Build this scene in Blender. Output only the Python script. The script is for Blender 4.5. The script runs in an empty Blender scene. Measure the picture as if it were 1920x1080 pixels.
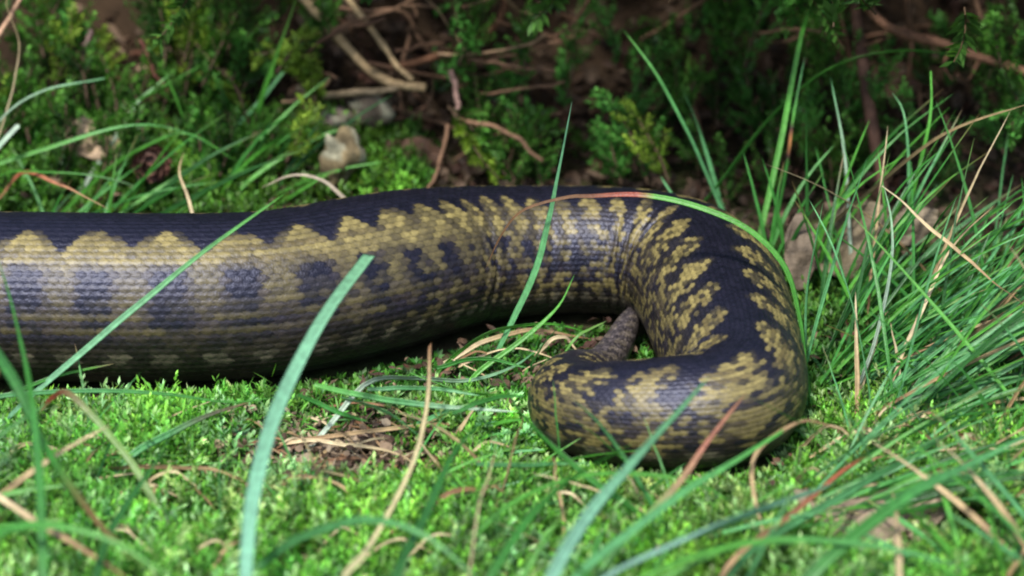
import bpy, math, random
import numpy as np
from mathutils import Vector
random.seed(7); rng = np.random.default_rng(7)
R_ = math.radians
sc = bpy.context.scene
C = sc.collection

# ---------------------------------------------------------------- camera, sky, sun, exposure
PITCH = R_(22.0); DIST = 0.60; LENS = 112.5; FSTOP = 14.5
fwd = np.array([0, math.cos(PITCH), -math.sin(PITCH)]); upv = np.array([0, math.sin(PITCH), math.cos(PITCH)]); rgt = np.array([1., 0, 0])
def ray(px, py):
    return fwd + rgt*((px-960)/1920*36/LENS) + upv*((540-py)/1920*36/LENS)
CAM = -ray(960, 708)*DIST                      # the ground point below this pixel is the origin
cd = bpy.data.cameras.new('camera'); cam = bpy.data.objects.new('camera', cd); C.objects.link(cam)
cd.lens = LENS; cd.sensor_width = 36; cd.clip_start = 0.01; cd.clip_end = 200
cam.location = CAM; cam.rotation_euler = (math.pi/2-PITCH, 0, 0); sc.camera = cam
cd.dof.use_dof = True; cd.dof.aperture_fstop = FSTOP; cd.dof.focus_distance = 0.590
SUN_EL = R_(57); SUN_AZ = R_(200)              # azimuth clockwise from +Y: behind the camera, a little left
w = bpy.data.worlds.new('World'); sc.world = w; w.use_nodes = True
nt = w.node_tree; sky = nt.nodes.new('ShaderNodeTexSky'); sky.sky_type = 'NISHITA'; sky.sun_disc = False
sky.sun_elevation = SUN_EL; sky.sun_rotation = SUN_AZ; sky.dust_density = 2.0
bg = nt.nodes['Background']; nt.links.new(sky.outputs[0], bg.inputs[0]); bg.inputs[1].default_value = 0.115
sl = bpy.data.lights.new('sun', 'SUN'); sl.energy = 3.0; sl.angle = R_(6); sl.color = (1, .97, .91)
so = bpy.data.objects.new('sun', sl); C.objects.link(so)
sd = Vector((math.sin(SUN_AZ)*math.cos(SUN_EL), math.cos(SUN_AZ)*math.cos(SUN_EL), math.sin(SUN_EL)))
so.rotation_euler = sd.to_track_quat('Z', 'Y').to_euler(); so.location = sd*2
sc.view_settings.view_transform = 'Standard'; sc.view_settings.look = 'None'; sc.view_settings.gamma = 1
sc.view_settings.exposure = 0.95; sc.cycles.filter_width = 2.0

# ---------------------------------------------------------------- helpers (all lengths below in centimetres)
S = 0.01
def hsh(a, b): return np.mod(np.sin(a*127.1+b*311.7)*43758.5453, 1.0)
def vnoise(x, y):
    x = np.asarray(x, float); y = np.asarray(y, float)
    xi = np.floor(x); yi = np.floor(y); xf = x-xi; yf = y-yi; u = xf*xf*(3-2*xf); v = yf*yf*(3-2*yf)
    return (hsh(xi, yi)*(1-u)+hsh(xi+1, yi)*u)*(1-v)+(hsh(xi, yi+1)*(1-u)+hsh(xi+1, yi+1)*u)*v
def sst(a, b, x): t = np.clip((np.asarray(x, float)-a)/(b-a), 0, 1); return t*t*(3-2*t)
def gz(X, Y):
    """height of the ground, cm"""
    X = np.asarray(X, float); Y = np.asarray(Y, float)
    rise = 1.5*sst(3.0, 10, Y) + 5.5*sst(8.5, 20, Y) + 6*sst(18, 40, Y)
    rise = rise*(1-.45*sst(-4, -1, X)*(1-sst(11, 16, Y)))
    near = sst(-3, -7, Y)
    n = .30*(vnoise(X*.35+3, Y*.35)-.5) + .25*(vnoise(X*.9, Y*.9+7)-.5)*(.4+.6*near)
    keep = np.exp(-((Y-.3)/3.6)**4)*(1-sst(16, 19, X))
    far = sst(60, 300, np.hypot(X, Y))
    return (rise + n*(1-.8*keep))*(1-far) + far*9.0*(vnoise(X*.004, Y*.004)) - .02
def at(px, py, Y):
    """the point seen at a pixel, on the plane at depth Y cm"""
    d = ray(px, py); t = (Y*S-CAM[1])/d[1]; return (CAM+d*t)/S
def atz(px, py, z):
    d = ray(px, py); t = (z*S-CAM[2])/d[2]; return (CAM+d*t)/S
def ong(px, py):
    """where a pixel's ray meets the ground"""
    d = ray(px, py); t = .35
    for _ in range(900):
        p = (CAM+d*t)/S
        if p[2] <= gz(p[0], p[1]): break
        t += .0012
    return p
def catmull(P, n):
    P = np.asarray(P, float); k = len(P)
    if k == 2: return P[0]+(P[1]-P[0])*np.linspace(0, 1, n)[:, None]
    Q = np.vstack([2*P[0]-P[1], P, 2*P[-1]-P[-2]])
    d = np.r_[0, np.cumsum(np.linalg.norm(np.diff(P[:, :min(3, P.shape[1])], axis=0), axis=1)+1e-9)]
    u = np.linspace(0, d[-1], n); i = np.clip(np.searchsorted(d, u, 'right')-1, 0, k-2)
    t = ((u-d[i])/(d[i+1]-d[i]))[:, None]
    p0, p1, p2, p3 = Q[i], Q[i+1], Q[i+2], Q[i+3]
    return .5*((2*p1)+(-p0+p2)*t+(2*p0-5*p1+4*p2-p3)*t*t+(-p0+3*p1-3*p2+p3)*t**3)

class MB:
    def __init__(s): s.v = []; s.f3 = []; s.f4 = []; s.c = []; s.n = 0
    def add(s, v, c, tri=None, quad=None):
        v = np.asarray(v, float).reshape(-1, 3); c = np.broadcast_to(np.asarray(c, float), (len(v), 3))
        s.v.append(v); s.c.append(c)
        if tri is not None and len(tri): s.f3.append(np.asarray(tri, int)+s.n)
        if quad is not None and len(quad): s.f4.append(np.asarray(quad, int)+s.n)
        s.n += len(v)
    def mesh(s, name, mat, origin=(0, 0, 0), smooth=True):
        v = (np.vstack(s.v)-np.asarray(origin))*S; c = np.vstack(s.c)
        f3 = np.vstack(s.f3) if s.f3 else np.zeros((0, 3), int); f4 = np.vstack(s.f4) if s.f4 else np.zeros((0, 4), int)
        me = bpy.data.meshes.new(name); me.vertices.add(len(v)); me.vertices.foreach_set('co', v.astype(np.float32).ravel())
        li = np.r_[f3.ravel(), f4.ravel()]; me.loops.add(len(li)); me.loops.foreach_set('vertex_index', li.astype(np.int32))
        st = np.r_[np.arange(len(f3))*3, len(f3)*3+np.arange(len(f4))*4]; me.polygons.add(len(st))
        me.polygons.foreach_set('loop_start', st.astype(np.int32))
        me.polygons.foreach_set('use_smooth', np.full(len(st), smooth))
        a = me.color_attributes.new('Col', 'FLOAT_COLOR', 'POINT'); a.data.foreach_set('color', np.c_[np.clip(c, 0, 1), np.ones(len(c))].astype(np.float32).ravel())
        me.update(calc_edges=True); me.materials.append(mat); return me
    def build(s, name, mat, parent=None, origin=(0, 0, 0), smooth=True):
        o = bpy.data.objects.new(name, s.mesh(name, mat, origin, smooth)); C.objects.link(o)
        if parent is not None: o.parent = parent
        else: o.location = np.asarray(origin, float)*S
        return o
def tag(o, label=None, cat=None, group=None, kind=None):
    if label: o['label'] = label
    if cat: o['category'] = cat
    if group: o['group'] = group
    if kind: o['kind'] = kind
    return o
def empty(name, loc): o = bpy.data.objects.new(name, None); C.objects.link(o); o.location = np.asarray(loc, float)*S; o.empty_display_size = .01; return o

def tube(mb, P, rad, col, sides=6, flat=1.0, fdir=None, cap=True, prof=None, twist=None, streak=None):
    """a tapered tube along P; rad and col per point; flat squashes it along fdir"""
    P = np.asarray(P, float); n = len(P); T = np.gradient(P, axis=0); T /= np.linalg.norm(T, axis=1)[:, None]+1e-12
    ref = np.array([0, -1., .3]) if fdir is None else np.asarray(fdir, float)
    A = np.cross(T, ref); A /= np.linalg.norm(A, axis=1)[:, None]+1e-9; B = np.cross(A, T)
    th = np.arange(sides)/sides*2*math.pi
    rad = np.broadcast_to(np.asarray(rad, float), (n,)); col = np.broadcast_to(np.asarray(col, float), (n, 3))
    ca, sa = np.cos(th), np.sin(th)*flat
    if prof is not None: ca, sa = np.array(prof).T
    if twist is not None:
        ct, st_ = np.cos(twist)[:, None], np.sin(twist)[:, None]; A, B = A*ct+B*st_, B*ct-A*st_
    v = P[:, None]+rad[:, None, None]*(A[:, None]*ca[None, :, None]+B[:, None]*sa[None, :, None])
    i = np.arange(n-1)[:, None]*sides; j = np.arange(sides)[None]; k = (j+1) % sides
    q = np.stack([i+j, i+k, i+sides+k, i+sides+j], -1).reshape(-1, 4)
    c = np.repeat(col, sides, 0); V = v.reshape(-1, 3); tri = None
    if streak is not None: c = c*np.tile(np.asarray(streak), n)[:, None]
    if cap:
        V = np.vstack([V, P[0]-T[0]*rad[0]*.3, P[-1]+T[-1]*rad[-1]*.6]); c = np.vstack([c, col[0], col[-1]])
        a = n*sides; tri = [(a, (x+1) % sides, x) for x in range(sides)]+[(a+1, (n-1)*sides+x, (n-1)*sides+(x+1) % sides) for x in range(sides)]
    mb.add(V, c, tri, q)

# ---------------------------------------------------------------- materials
def mat(name, rough=.5, spec=.5, trans=0., vary=.25, vscale=300., bump=0., bscale=1500., stretch=(1, 1, 1), tint=None, coat=0., stint=None):
    m = bpy.data.materials.new(name); m.use_nodes = True; t = m.node_tree; N = t.nodes; L = t.links
    p = N['Principled BSDF']; out = N['Material Output']
    at_ = N.new('ShaderNodeAttribute'); at_.attribute_name = 'Col'
    tc = N.new('ShaderNodeTexCoord'); mp = N.new('ShaderNodeMapping'); mp.inputs['Scale'].default_value = stretch
    L.new(tc.outputs['Object'], mp.inputs[0])
    nz = N.new('ShaderNodeTexNoise'); nz.inputs['Scale'].default_value = vscale; nz.inputs['Detail'].default_value = 4; L.new(mp.outputs[0], nz.inputs[0])
    mr = N.new('ShaderNodeMapRange'); mr.inputs[1].default_value = .25; mr.inputs[2].default_value = .75
    mr.inputs[3].default_value = 1-vary; mr.inputs[4].default_value = 1+vary; L.new(nz.outputs['Fac'], mr.inputs[0])
    mx = N.new('ShaderNodeVectorMath'); mx.operation = 'SCALE'; L.new(at_.outputs['Color'], mx.inputs[0]); L.new(mr.outputs[0], mx.inputs['Scale'])
    L.new(mx.outputs[0], p.inputs['Base Color'])
    p.inputs['Roughness'].default_value = rough; p.inputs['Specular IOR Level'].default_value = spec
    if stint: p.inputs['Specular Tint'].default_value = (*stint, 1); p.inputs['Coat Tint'].default_value = (*stint, 1)
    if coat: p.inputs['Coat Weight'].default_value = coat; p.inputs['Coat Roughness'].default_value = .35
    if bump:
        b2 = N.new('ShaderNodeTexNoise'); b2.inputs['Scale'].default_value = bscale; b2.inputs['Detail'].default_value = 3; L.new(mp.outputs[0], b2.inputs[0])
        bp = N.new('ShaderNodeBump'); bp.inputs['Strength'].default_value = bump; bp.inputs['Distance'].default_value = .0004
        L.new(b2.outputs['Fac'], bp.inputs['Height']); L.new(bp.outputs[0], p.inputs['Normal'])
    if trans:
        tr = N.new('ShaderNodeBsdfTranslucent'); ms = N.new('ShaderNodeMixShader'); ms.inputs[0].default_value = trans
        s2 = N.new('ShaderNodeVectorMath'); s2.operation = 'MULTIPLY'; s2.inputs[1].default_value = tint or (1.2, 1.3, .6); L.new(mx.outputs[0], s2.inputs[0])
        L.new(s2.outputs[0], tr.inputs[0]); L.new(p.outputs[0], ms.inputs[1]); L.new(tr.outputs[0], ms.inputs[2]); L.new(ms.outputs[0], out.inputs[0])
    return m
M = dict(
    snake=mat('scaly_skin', .42, .42, 0, .35, 900, .35, 2500, coat=.12, stint=(.62, .68, 1.0)),  # blue stint imitates the sky's sheen on the scales
    blade=mat('grass_leaf', .40, .55, .28, .28, 700, .3, 3000),
    straw=mat('dry_straw', .6, .35, .1, .3, 600, .3, 2500, tint=(1, 1, 1)),
    moss=mat('moss_leaf', .5, .45, .35, .25, 160, 0, tint=(1.25, 1.35, .55)),
    leaf=mat('heather_leaf', .5, .4, .3, .3, 200),
    bark=mat('twig_bark', .75, .25, 0, .45, 700, .8, 1800),
    litter=mat('dead_litter', .7, .3, .08, .45, 350, .8, 1400, tint=(1, .9, .7)),
    soil=mat('soil', .95, .15, 0, .6, 180, 1., 900),
    stone=mat('weathered_stone', .85, .25, 0, .55, 260, 1., 900),
    eye=mat('snake_eye', .12, .7, 0, .05, 300))

# ---------------------------------------------------------------- ground
def axis(lo, hi, a, b, fine, far):
    m = np.arange(a, b+1e-6, fine); e = np.geomspace(1, far-b, 26)-1+fine; f = np.geomspace(1, far+a, 26)-1+fine
    return np.r_[(a-f)[::-1], m, b+e]
gx = axis(0, 0, -16, 16, .2, 5000); gy = axis(0, 0, -16, 26, .2, 5000)
GX, GY = np.meshgrid(gx, gy); GZ = gz(GX, GY)+.05*(vnoise(GX*4, GY*4)-.5)
g = MB(); nx = len(gx); ii = np.arange(len(gy)-1)[:, None]*nx; jj = np.arange(nx-1)[None]
mo = vnoise(GX*.8, GY*.8+3)[..., None]; dk = sst(7, 12, GY)[..., None]  # dk: soil colour darkened towards the back, deepening the shade of the hollow
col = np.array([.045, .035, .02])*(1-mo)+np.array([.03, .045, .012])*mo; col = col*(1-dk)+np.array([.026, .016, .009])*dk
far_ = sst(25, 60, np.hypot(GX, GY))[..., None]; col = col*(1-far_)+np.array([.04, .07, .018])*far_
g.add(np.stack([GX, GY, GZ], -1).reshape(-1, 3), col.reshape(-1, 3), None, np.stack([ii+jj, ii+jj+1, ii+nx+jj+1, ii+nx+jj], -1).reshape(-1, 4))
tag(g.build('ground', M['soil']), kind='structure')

# ---------------------------------------------------------------- the snake
CP = [  # image x, image y of the centre line, radius cm, height of centre / radius, zigzag period cm
 (-400, 560, 1.60, .92, 1.22), (-150, 560, 1.62, .92, 1.22), (0, 560, 1.63, .92, 1.22), (300, 563, 1.63, .92, 1.24), (500, 556, 1.60, .92, 1.05), (650, 530, 1.58, .93, .85),
 (760, 505, 1.52, .95, .60), (870, 485, 1.40, .96, .52), (1000, 475, 1.31, .97, .60), (1120, 475, 1.29, .97, .66), (1215, 484, 1.30, .96, .72), (1287, 505, 1.33, .95, .85),
 (1333, 550, 1.35, .94, .95), (1356, 610, 1.30, .93, .95), (1378, 672, 1.22, .93, .95), (1390, 728, 1.13, .93, 1.0), (1352, 768, 1.08, .93, 1.1), (1270, 778, 1.04, .92, 1.1),
 (1180, 777, .97, .92, 1.05), (1108, 768, .88, .92, .8), (1070, 746, .76, .92, .6), (1080, 718, .62, .92, .5), (1122, 694, .40, 1.0, .45), (1148, 662, .31, 1.3, .4),
 (1167, 628, .26, 1.9, .4), (1179, 602, .20, 2.8, .35), (1189, 578, .08, 7.0, .3)]
pts = []
for x, y, r, hz, pr in CP:
    hz = hz*.93; p = atz(x, y, r*hz); pts.append([p[0], p[1], p[2]+gz(p[0], p[1])*.6, r, pr])
p0 = pts[0]; pre = []   # the part beyond the frame: neck and head
for dx, dy, r in ((-15.6, 2.2, .10), (-15.45, 2.2, .42), (-15.1, 2.15, .62), (-14.4, 2.0, .82), (-13.7, 1.8, .95), (-13.1, 1.6, .86), (-12.4, 1.3, .70), (-11, .6, .85), (-9, -.5, 1.15), (-6.5, -1.0, 1.42), (-3.5, -.5, 1.56)):
    pre.append([p0[0]+dx, p0[1]+dy, max(.62, r*.92) if dx < -12 else r*.92, r, 1.2])
path = catmull(np.array(pre+pts), 6000)
d = np.r_[0, np.cumsum(np.linalg.norm(np.diff(path[:, :3], axis=0), axis=1))]
path = np.stack([np.interp(np.linspace(0, d[-1], 6000), d, path[:, k]) for k in range(5)], -1)
ker = np.hanning(121); ker /= ker.sum()
for k in range(5):
    e = np.r_[np.full(60, path[0, k]), path[:, k], np.full(60, path[-1, k])]
    sm = np.convolve(e, ker, 'valid'); wt = np.clip(np.minimum(np.arange(6000), np.arange(6000)[::-1])/90, 0, 1); path[:, k] = path[:, k]*(1-wt)+sm*wt
s_ = np.linspace(0, d[-1], 6000); rr = np.maximum(path[:, 3], .06)
qd = np.cumsum(np.r_[0, np.diff(s_)/(.118*np.maximum(rr[1:], .3))]); ph_ = np.cumsum(np.r_[0, np.diff(s_)/path[1:, 4]])
s_in = np.interp(p0[0]+1.5, path[:2500, 0], s_[:2500])
q_in = np.interp(s_in, s_, qd); q = np.r_[np.arange(0, q_in, .4), np.arange(q_in, qd[-1], .18)]
ss = np.interp(q, qd, s_); P = np.stack([np.interp(ss, s_, path[:, k]) for k in range(3)], -1); Rr = np.interp(ss, s_, rr); ph = np.interp(ss, s_, ph_)
T = np.gradient(P, ss, axis=0); T /= np.linalg.norm(T, axis=1)[:, None]
side = np.cross(T, [0, 0, 1.]); side /= np.linalg.norm(side, axis=1)[:, None]; U = np.cross(side, T)
NR = 55; half = 126.; NP = 5
va = np.linspace(-half, half, NR*NP+1); vb = np.linspace(half, 360-half, 22)[1:-1]; PHI = np.r_[va, vb]; nv = len(PHI)
dors = np.abs(PHI) <= half+.01
Q, F = np.meshgrid(q, PHI, indexing='ij'); PHs = np.broadcast_to(ph[:, None], Q.shape); RR = np.broadcast_to(Rr[:, None], Q.shape)
rowc = (F+half)/(2*half)*NR-.5
best = np.full(Q.shape, -1.); bi = np.zeros(Q.shape); bk = np.zeros(Q.shape); ba = np.zeros(Q.shape); bb = np.ones(Q.shape)
for di in (-1, 0, 1):
    i = np.clip(np.round(rowc)+di, 0, NR-1); off = .5*np.mod(i, 2)
    for dk_ in (-1, 0, 1):
        k = np.round(Q-off)+dk_; a = Q-off-k; b = rowc-i
        wd = .74*np.power(np.clip(1-(np.abs(a-.02)/.82)**1.9, 0, 1), .62)
        ins = (np.abs(b) < wd)
        h = .5+.42*a/.8-.30*(b/np.maximum(wd, .05))**2+.15*np.exp(-(b/.14)**2)*sst(-.7, 0, a)
        h = np.where(ins, h, -1); up_ = h > best
        best = np.where(up_, h, best); bi = np.where(up_, i, bi); bk = np.where(up_, k, bk); ba = np.where(up_, a, ba); bb = np.where(up_, np.abs(b)/np.maximum(wd, .05), bb)
H = np.where(best < 0, 0, best)
fq = np.mod(Q, 1.0); Hv = .35*fq**2
DM = np.broadcast_to(dors[None], Q.shape); H = np.where(DM, H, Hv)
# pigment: evaluated at each scale's own centre, softened with the value at the point
GAPX = np.interp(s_, [0, s_in+7.5, s_in+12, s_in+15, s_[-1]], [.0, .05, .65, .95, 1.])
def pigment(qc, phi, phc, seed):
    gap = np.interp(qc, qd, GAPX)
    A = np.abs(phi); jit = vnoise(qc*.26+9, phi*.07)-.5; j2 = vnoise(qc*.65+3, phi*.2+7)-.5
    zz = np.mod(phc-.03+np.where(phi < 0, .5, 0)-gap*.012*(A-25)+.06*jit, 1.0); tri = 1-np.abs(2*zz-1)
    bump = np.power(tri, .8); n1 = vnoise(qc*.16, phi*.22+20); n2 = vnoise(qc*.6+5, phi*.15); n3 = vnoise(qc*.13+31, phi*.05)
    dark = np.array([.0075, .0066, .0115]); yl = np.array([.21, .168, .056]); br = np.array([.042, .028, .013]); pu = np.array([.016, .014, .026]); ol = np.array([.014, .011, .0065]); pale = np.array([.14, .12, .078])
    c = np.broadcast_to(dark, phi.shape+(3,)).copy()
    def mixin(cc, wt): nonlocal c; c = c*(1-wt[..., None])+np.asarray(cc)*wt[..., None]
    fd = 37-20*np.power(tri, .75)+5*jit-7*gap; lowe = 43+3*jit+12*gap
    fl = sst(-4, 4, A-lowe+4)
    # flank: dull brown and violet grey, with upright dark bars below each yellow point
    mixin(pu, fl*.9); mixin(br*.8, fl*(.2+.5*n1)); mixin(yl*.5, fl*(1-sst(58, 86, A))*sst(.55, .35, tri)*(.5+.5*n2)*(1-.5*gap))
    mixin(dark*.9, fl*sst(.44, .60, tri+.10*j2)*(1-sst(84, 96, A))*.97*(1-.45*gap))
    for ctr, wdt, amt in ((70, 2.6, .35), (78, 2.6, .45), (88, 2.8, .5)): mixin(yl*.62, np.exp(-((A-ctr)/wdt)**2)*amt*sst(.25, .6, n1*.4+n2*.6)*(1-.5*gap))
    mixin(ol, sst(88, 97, A)*.85)
    dash = sst(.45, .7, np.sin(phc*2*math.pi*1.5)*.5+.5+.2*jit); mixin(pale*.75, dash*np.exp(-((A-107)/4.5)**2)*.8)
    mixin(np.array([.018, .016, .016]), sst(118, 132, A))
    # flecks, scale by scale, over the bend and the front coil
    hf = fl*(1-sst(98, 112, A))*gap; mixin(yl*.60, hf*sst(.54, .64, seed*.65+n2*.4)*.95); mixin(dark, hf*sst(.40, .25, seed*.6+n1*.35)*.85)
    # the yellow zigzag edge
    yel = sst(-3, 3, A-fd)*(1-sst(-4, 5, A-lowe))
    bars = sst(.42, .60, tri+.2*jit+.8*(seed-.5)*gap); mixin(dark*1.3, yel*gap*(1-bars)*.9); ye = yel*(1-gap*(1-bars))
    mixin(yl, ye*(.82+.18*n2)); mixin(br, ye*sst(.6, .85, n1)*.55); mixin(dark*1.5, ye*sst(.36, .22, seed)*.9*gap)
    thin = sst(.75, .35, np.interp(qc, qd, rr)); gr = np.array([.075, .062, .058])*(.35+1.3*n2*seed*1.4+.5*sst(.5, .7, tri))[..., None]; c = c*(1-.8*thin[..., None])+gr*.8*thin[..., None]
    return c*(.68+.64*seed)[..., None]
cphi = (bi+.5)/NR*2*half-half; cq = bk+.5*np.mod(bi, 2); cph = np.interp(cq, qd, ph_); seed = hsh(bi*1.37, bk*.731)
pc = pigment(cq, np.where(DM, cphi, F), np.where(DM, cph, PHs), seed); pl = pigment(Q, F, PHs, np.full(Q.shape, .5))
col = pc*.86+pl*.14
edge = sst(.45, 1.0, bb)*.75+np.where(best < 0, .8, 0); col = np.where(DM[..., None], col*(1-.75*edge[..., None]), col)
col *= (1-.25*sst(-.1, -.6, np.where(DM, ba, 0)))[..., None]
fr = np.radians(F); prof = 1-.07*sst(110, 150, np.abs(F))-.0*F; zc = np.cos(fr)*prof; xc = np.sin(fr)*(1.02+.03*sst(70, 120, np.abs(F)))
zc = np.where(zc < -.72, -.72-(np.abs(zc)-.72)*.40, zc)
amp = (.026*np.clip(RR/1.5, .15, 1))[..., None]
hw = np.broadcast_to(np.clip((ss-1.6)/.8, 0, 1)[:, None], Q.shape)      # head: broader than tall
N_ = side[:, None]*xc[..., None]*(1.12-.12*hw[..., None])+U[:, None]*zc[..., None]*(.66+.34*hw[..., None])
K_ = np.gradient(T, ss, axis=0); kk = np.hanning(41); kk /= kk.sum(); K_ = np.stack([np.convolve(K_[:, a], kk, 'same') for a in range(3)], -1)
inner = np.clip(np.einsum('id,ijd->ij', K_, N_)*RR-.15, 0, .8)             # skin folds on the inside of the bends
fold = inner*(.5+.5*np.sin(np.broadcast_to(ss[:, None], Q.shape)*2*math.pi/.42+F*.03+2*vnoise(Q*.3, F*.05)))**2
V = P[:, None]+N_*RR[..., None]+N_*H[..., None]*amp-N_*(fold*.11*RR/1.3)[..., None]
n = len(q); i = np.arange(n-1)[:, None]*nv; j = np.arange(nv)[None]; k = (j+1) % nv
mb = MB(); mb.add(V.reshape(-1, 3), col.reshape(-1, 3), None, np.stack([i+j, i+k, i+nv+k, i+nv+j], -1).reshape(-1, 4))
a0 = len(q)*nv; mb.add(np.vstack([P[0]-T[0]*.05, P[-1]+T[-1]*.1]), [.03, .025, .02])
mb.f3.append(np.array([(a0, x, (x+1) % nv) for x in range(nv)]+[(a0+1, (n-1)*nv+(x+1) % nv, (n-1)*nv+x) for x in range(nv)]))
org = (P[len(P)//2][0], P[len(P)//2][1], 0)
snake = mb.build('snake', M['snake'], None, org)
tag(snake, 'thick snake with dark zigzag back and yellow-brown scaly flanks looping back on itself over moss', 'snake')
hi = np.argmin(np.abs(ss-1.15))
for sg in (-1, 1):
    e = MB(); th = np.linspace(0, math.pi, 9); fi = np.linspace(0, 2*math.pi, 13)[:-1]
    c0 = P[hi]+side[hi]*sg*Rr[hi]*.92+U[hi]*Rr[hi]*.28
    vv = np.array([[math.sin(a)*math.cos(b), math.sin(a)*math.sin(b), math.cos(a)] for a in th for b in fi])*.15+c0
    e.add(vv, (.20, .03, .01), None, [(a*12+b, a*12+(b+1) % 12, a*12+12+(b+1) % 12, a*12+12+b) for a in range(8) for b in range(12)])
    e.build('eye', M['eye'], snake, org)
# a table of the snake's footprint, so that nothing is planted inside it
FP = np.c_[P[::12, :2], Rr[::12]]
def clear(X, Y, mrg=0.): return bool(np.all(np.hypot(FP[:, 0]-X, FP[:, 1]-Y) > FP[:, 2]*.9+mrg))
def clearv(X, Y, fac=.8):
    ok = np.ones(len(X), bool)
    for x, y, r in FP[::2]: ok &= (X-x)**2+(Y-y)**2 > (r*fac)**2
    return ok

def snakefar(X, Y):
    d_ = np.full(len(X), 9.)
    for x, y, r in FP[::2]: d_ = np.minimum(d_, np.hypot(X-x, Y-y)-r*.8)
    return sst(.1, 1.5, d_)
# ---------------------------------------------------------------- moss
def moss_field(name, n, box, hrange, leaf, nl, cb, ct, label, seed, mask=None, tilt=.35, lw=.19, keep=1.5):
    r = np.random.default_rng(seed); X = r.uniform(box[0], box[1], n); Y = r.uniform(box[2], box[3], n)
    cl = vnoise(X*.8+seed, Y*.8)*.55+vnoise(X*2.2, Y*2.2+seed)*.45; ok = (r.random(n) < .05+keep*cl) & clearv(X, Y)
    if mask is not None: ok &= r.random(n) < mask(X, Y)
    X, Y, cl = X[ok], Y[ok], cl[ok]; n = len(X); Z = gz(X, Y)
    h = r.uniform(*hrange, n)*(.35+1.15*cl)*(.35+.65*snakefar(X, Y))
    if mask is not None: h = h*(.35+.65*np.clip(mask(X, Y), 0, 1))
    ax = np.c_[r.normal(0, tilt, n), r.normal(0, tilt, n)-.1, np.ones(n)]; ax /= np.linalg.norm(ax, axis=1)[:, None]
    mb = MB(); VV = []; CC = []; base = np.c_[X, Y, Z-.05]
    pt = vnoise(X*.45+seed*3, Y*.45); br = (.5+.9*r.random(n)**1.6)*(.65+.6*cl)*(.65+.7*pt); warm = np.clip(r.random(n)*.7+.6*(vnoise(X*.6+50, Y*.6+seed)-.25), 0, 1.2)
    for l in range(nl):
        t = (l+.6)/nl; ang = l*2.4+r.random(n)*6.28; top = t > .82
        e1 = np.cross(ax, [0, 1., 0.2]); e1 /= np.linalg.norm(e1, axis=1)[:, None]; e2 = np.cross(ax, e1)
        rad = e1*np.cos(ang)[:, None]+e2*np.sin(ang)[:, None]
        elev = .35+.75*t*t; dr = rad*math.cos(elev)+ax*math.sin(elev); sd_ = np.cross(dr, ax); sd_ /= np.linalg.norm(sd_, axis=1)[:, None]+1e-9
        ln = leaf*(1.15-.45*t)*r.uniform(.7, 1.3, n); wd = ln*lw
        p = base+ax*(h*(.15+.85*t))[:, None]
        m_ = p+dr*(ln*.5)[:, None]; tip = p+dr*ln[:, None]-np.array([0, 0, 1])*(ln*.12*(1-t))[:, None]
        VV.append(np.stack([p, m_+sd_*wd[:, None], tip, m_-sd_*wd[:, None]], 1))
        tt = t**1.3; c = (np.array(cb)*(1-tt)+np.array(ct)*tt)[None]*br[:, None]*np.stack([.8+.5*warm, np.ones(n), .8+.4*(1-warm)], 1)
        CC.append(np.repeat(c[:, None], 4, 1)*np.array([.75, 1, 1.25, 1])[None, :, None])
    V = np.concatenate(VV).reshape(-1, 3); Cc = np.concatenate(CC).reshape(-1, 3); m = len(V)//4; q0 = np.arange(m)[:, None]*4
    mb.add(V, Cc, np.vstack([q0+[0, 1, 2], q0+[0, 2, 3]]))
    o = mb.build(name, M['moss']); return tag(o, label, 'moss', kind='stuff')
lit = atz(640, 842, 0); lit2 = atz(1660, 1010, 0)
hol = atz(850, 725, 0)
def bare(X, Y): return np.clip(1-.98*np.exp(-(((X-lit[0]-.2)/2.1)**2+((Y-lit[1]+.5)/1.5)**2)**1.5)-.6*np.exp(-((X-hol[0])/1.7)**2-((Y-hol[1])/1.1)**2)-.8*np.exp(-((X-lit2[0])/1.3)**2-((Y-lit2[1]+.3)/1.2)**2), 0, 1)
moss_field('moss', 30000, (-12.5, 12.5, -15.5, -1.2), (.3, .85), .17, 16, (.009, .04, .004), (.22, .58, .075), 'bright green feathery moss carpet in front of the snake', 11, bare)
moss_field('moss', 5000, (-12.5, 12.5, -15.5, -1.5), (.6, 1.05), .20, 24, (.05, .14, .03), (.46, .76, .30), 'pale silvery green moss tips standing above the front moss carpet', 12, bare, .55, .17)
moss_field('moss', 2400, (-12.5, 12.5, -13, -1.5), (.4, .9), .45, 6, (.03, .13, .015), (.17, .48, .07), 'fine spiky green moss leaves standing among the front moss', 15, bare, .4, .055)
moss_field('moss', 7000, (-24, 24, -24, 10), (.35, .85), .24, 8, (.012, .045, .005), (.22, .52, .08), 'outer moss carpet round the snake and grass', 16, lambda X, Y: np.where((np.abs(X) > 12.3) | (Y < -15.3), 1., 0.), .4, .3, 2.)
moss_field('moss', 11000, (-15, -1.8, 1.4, 10), (.3, .8), .19, 14, (.015, .05, .006), (.15, .40, .045), 'green moss slope behind the straight part of the snake', 13)
moss_field('moss', 6500, (3.9, 16, -3, 5.5), (.3, .7), .22, 12, (.015, .045, .008), (.09, .25, .035), 'darker moss between the grass tufts right of the snake', 14)

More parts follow.
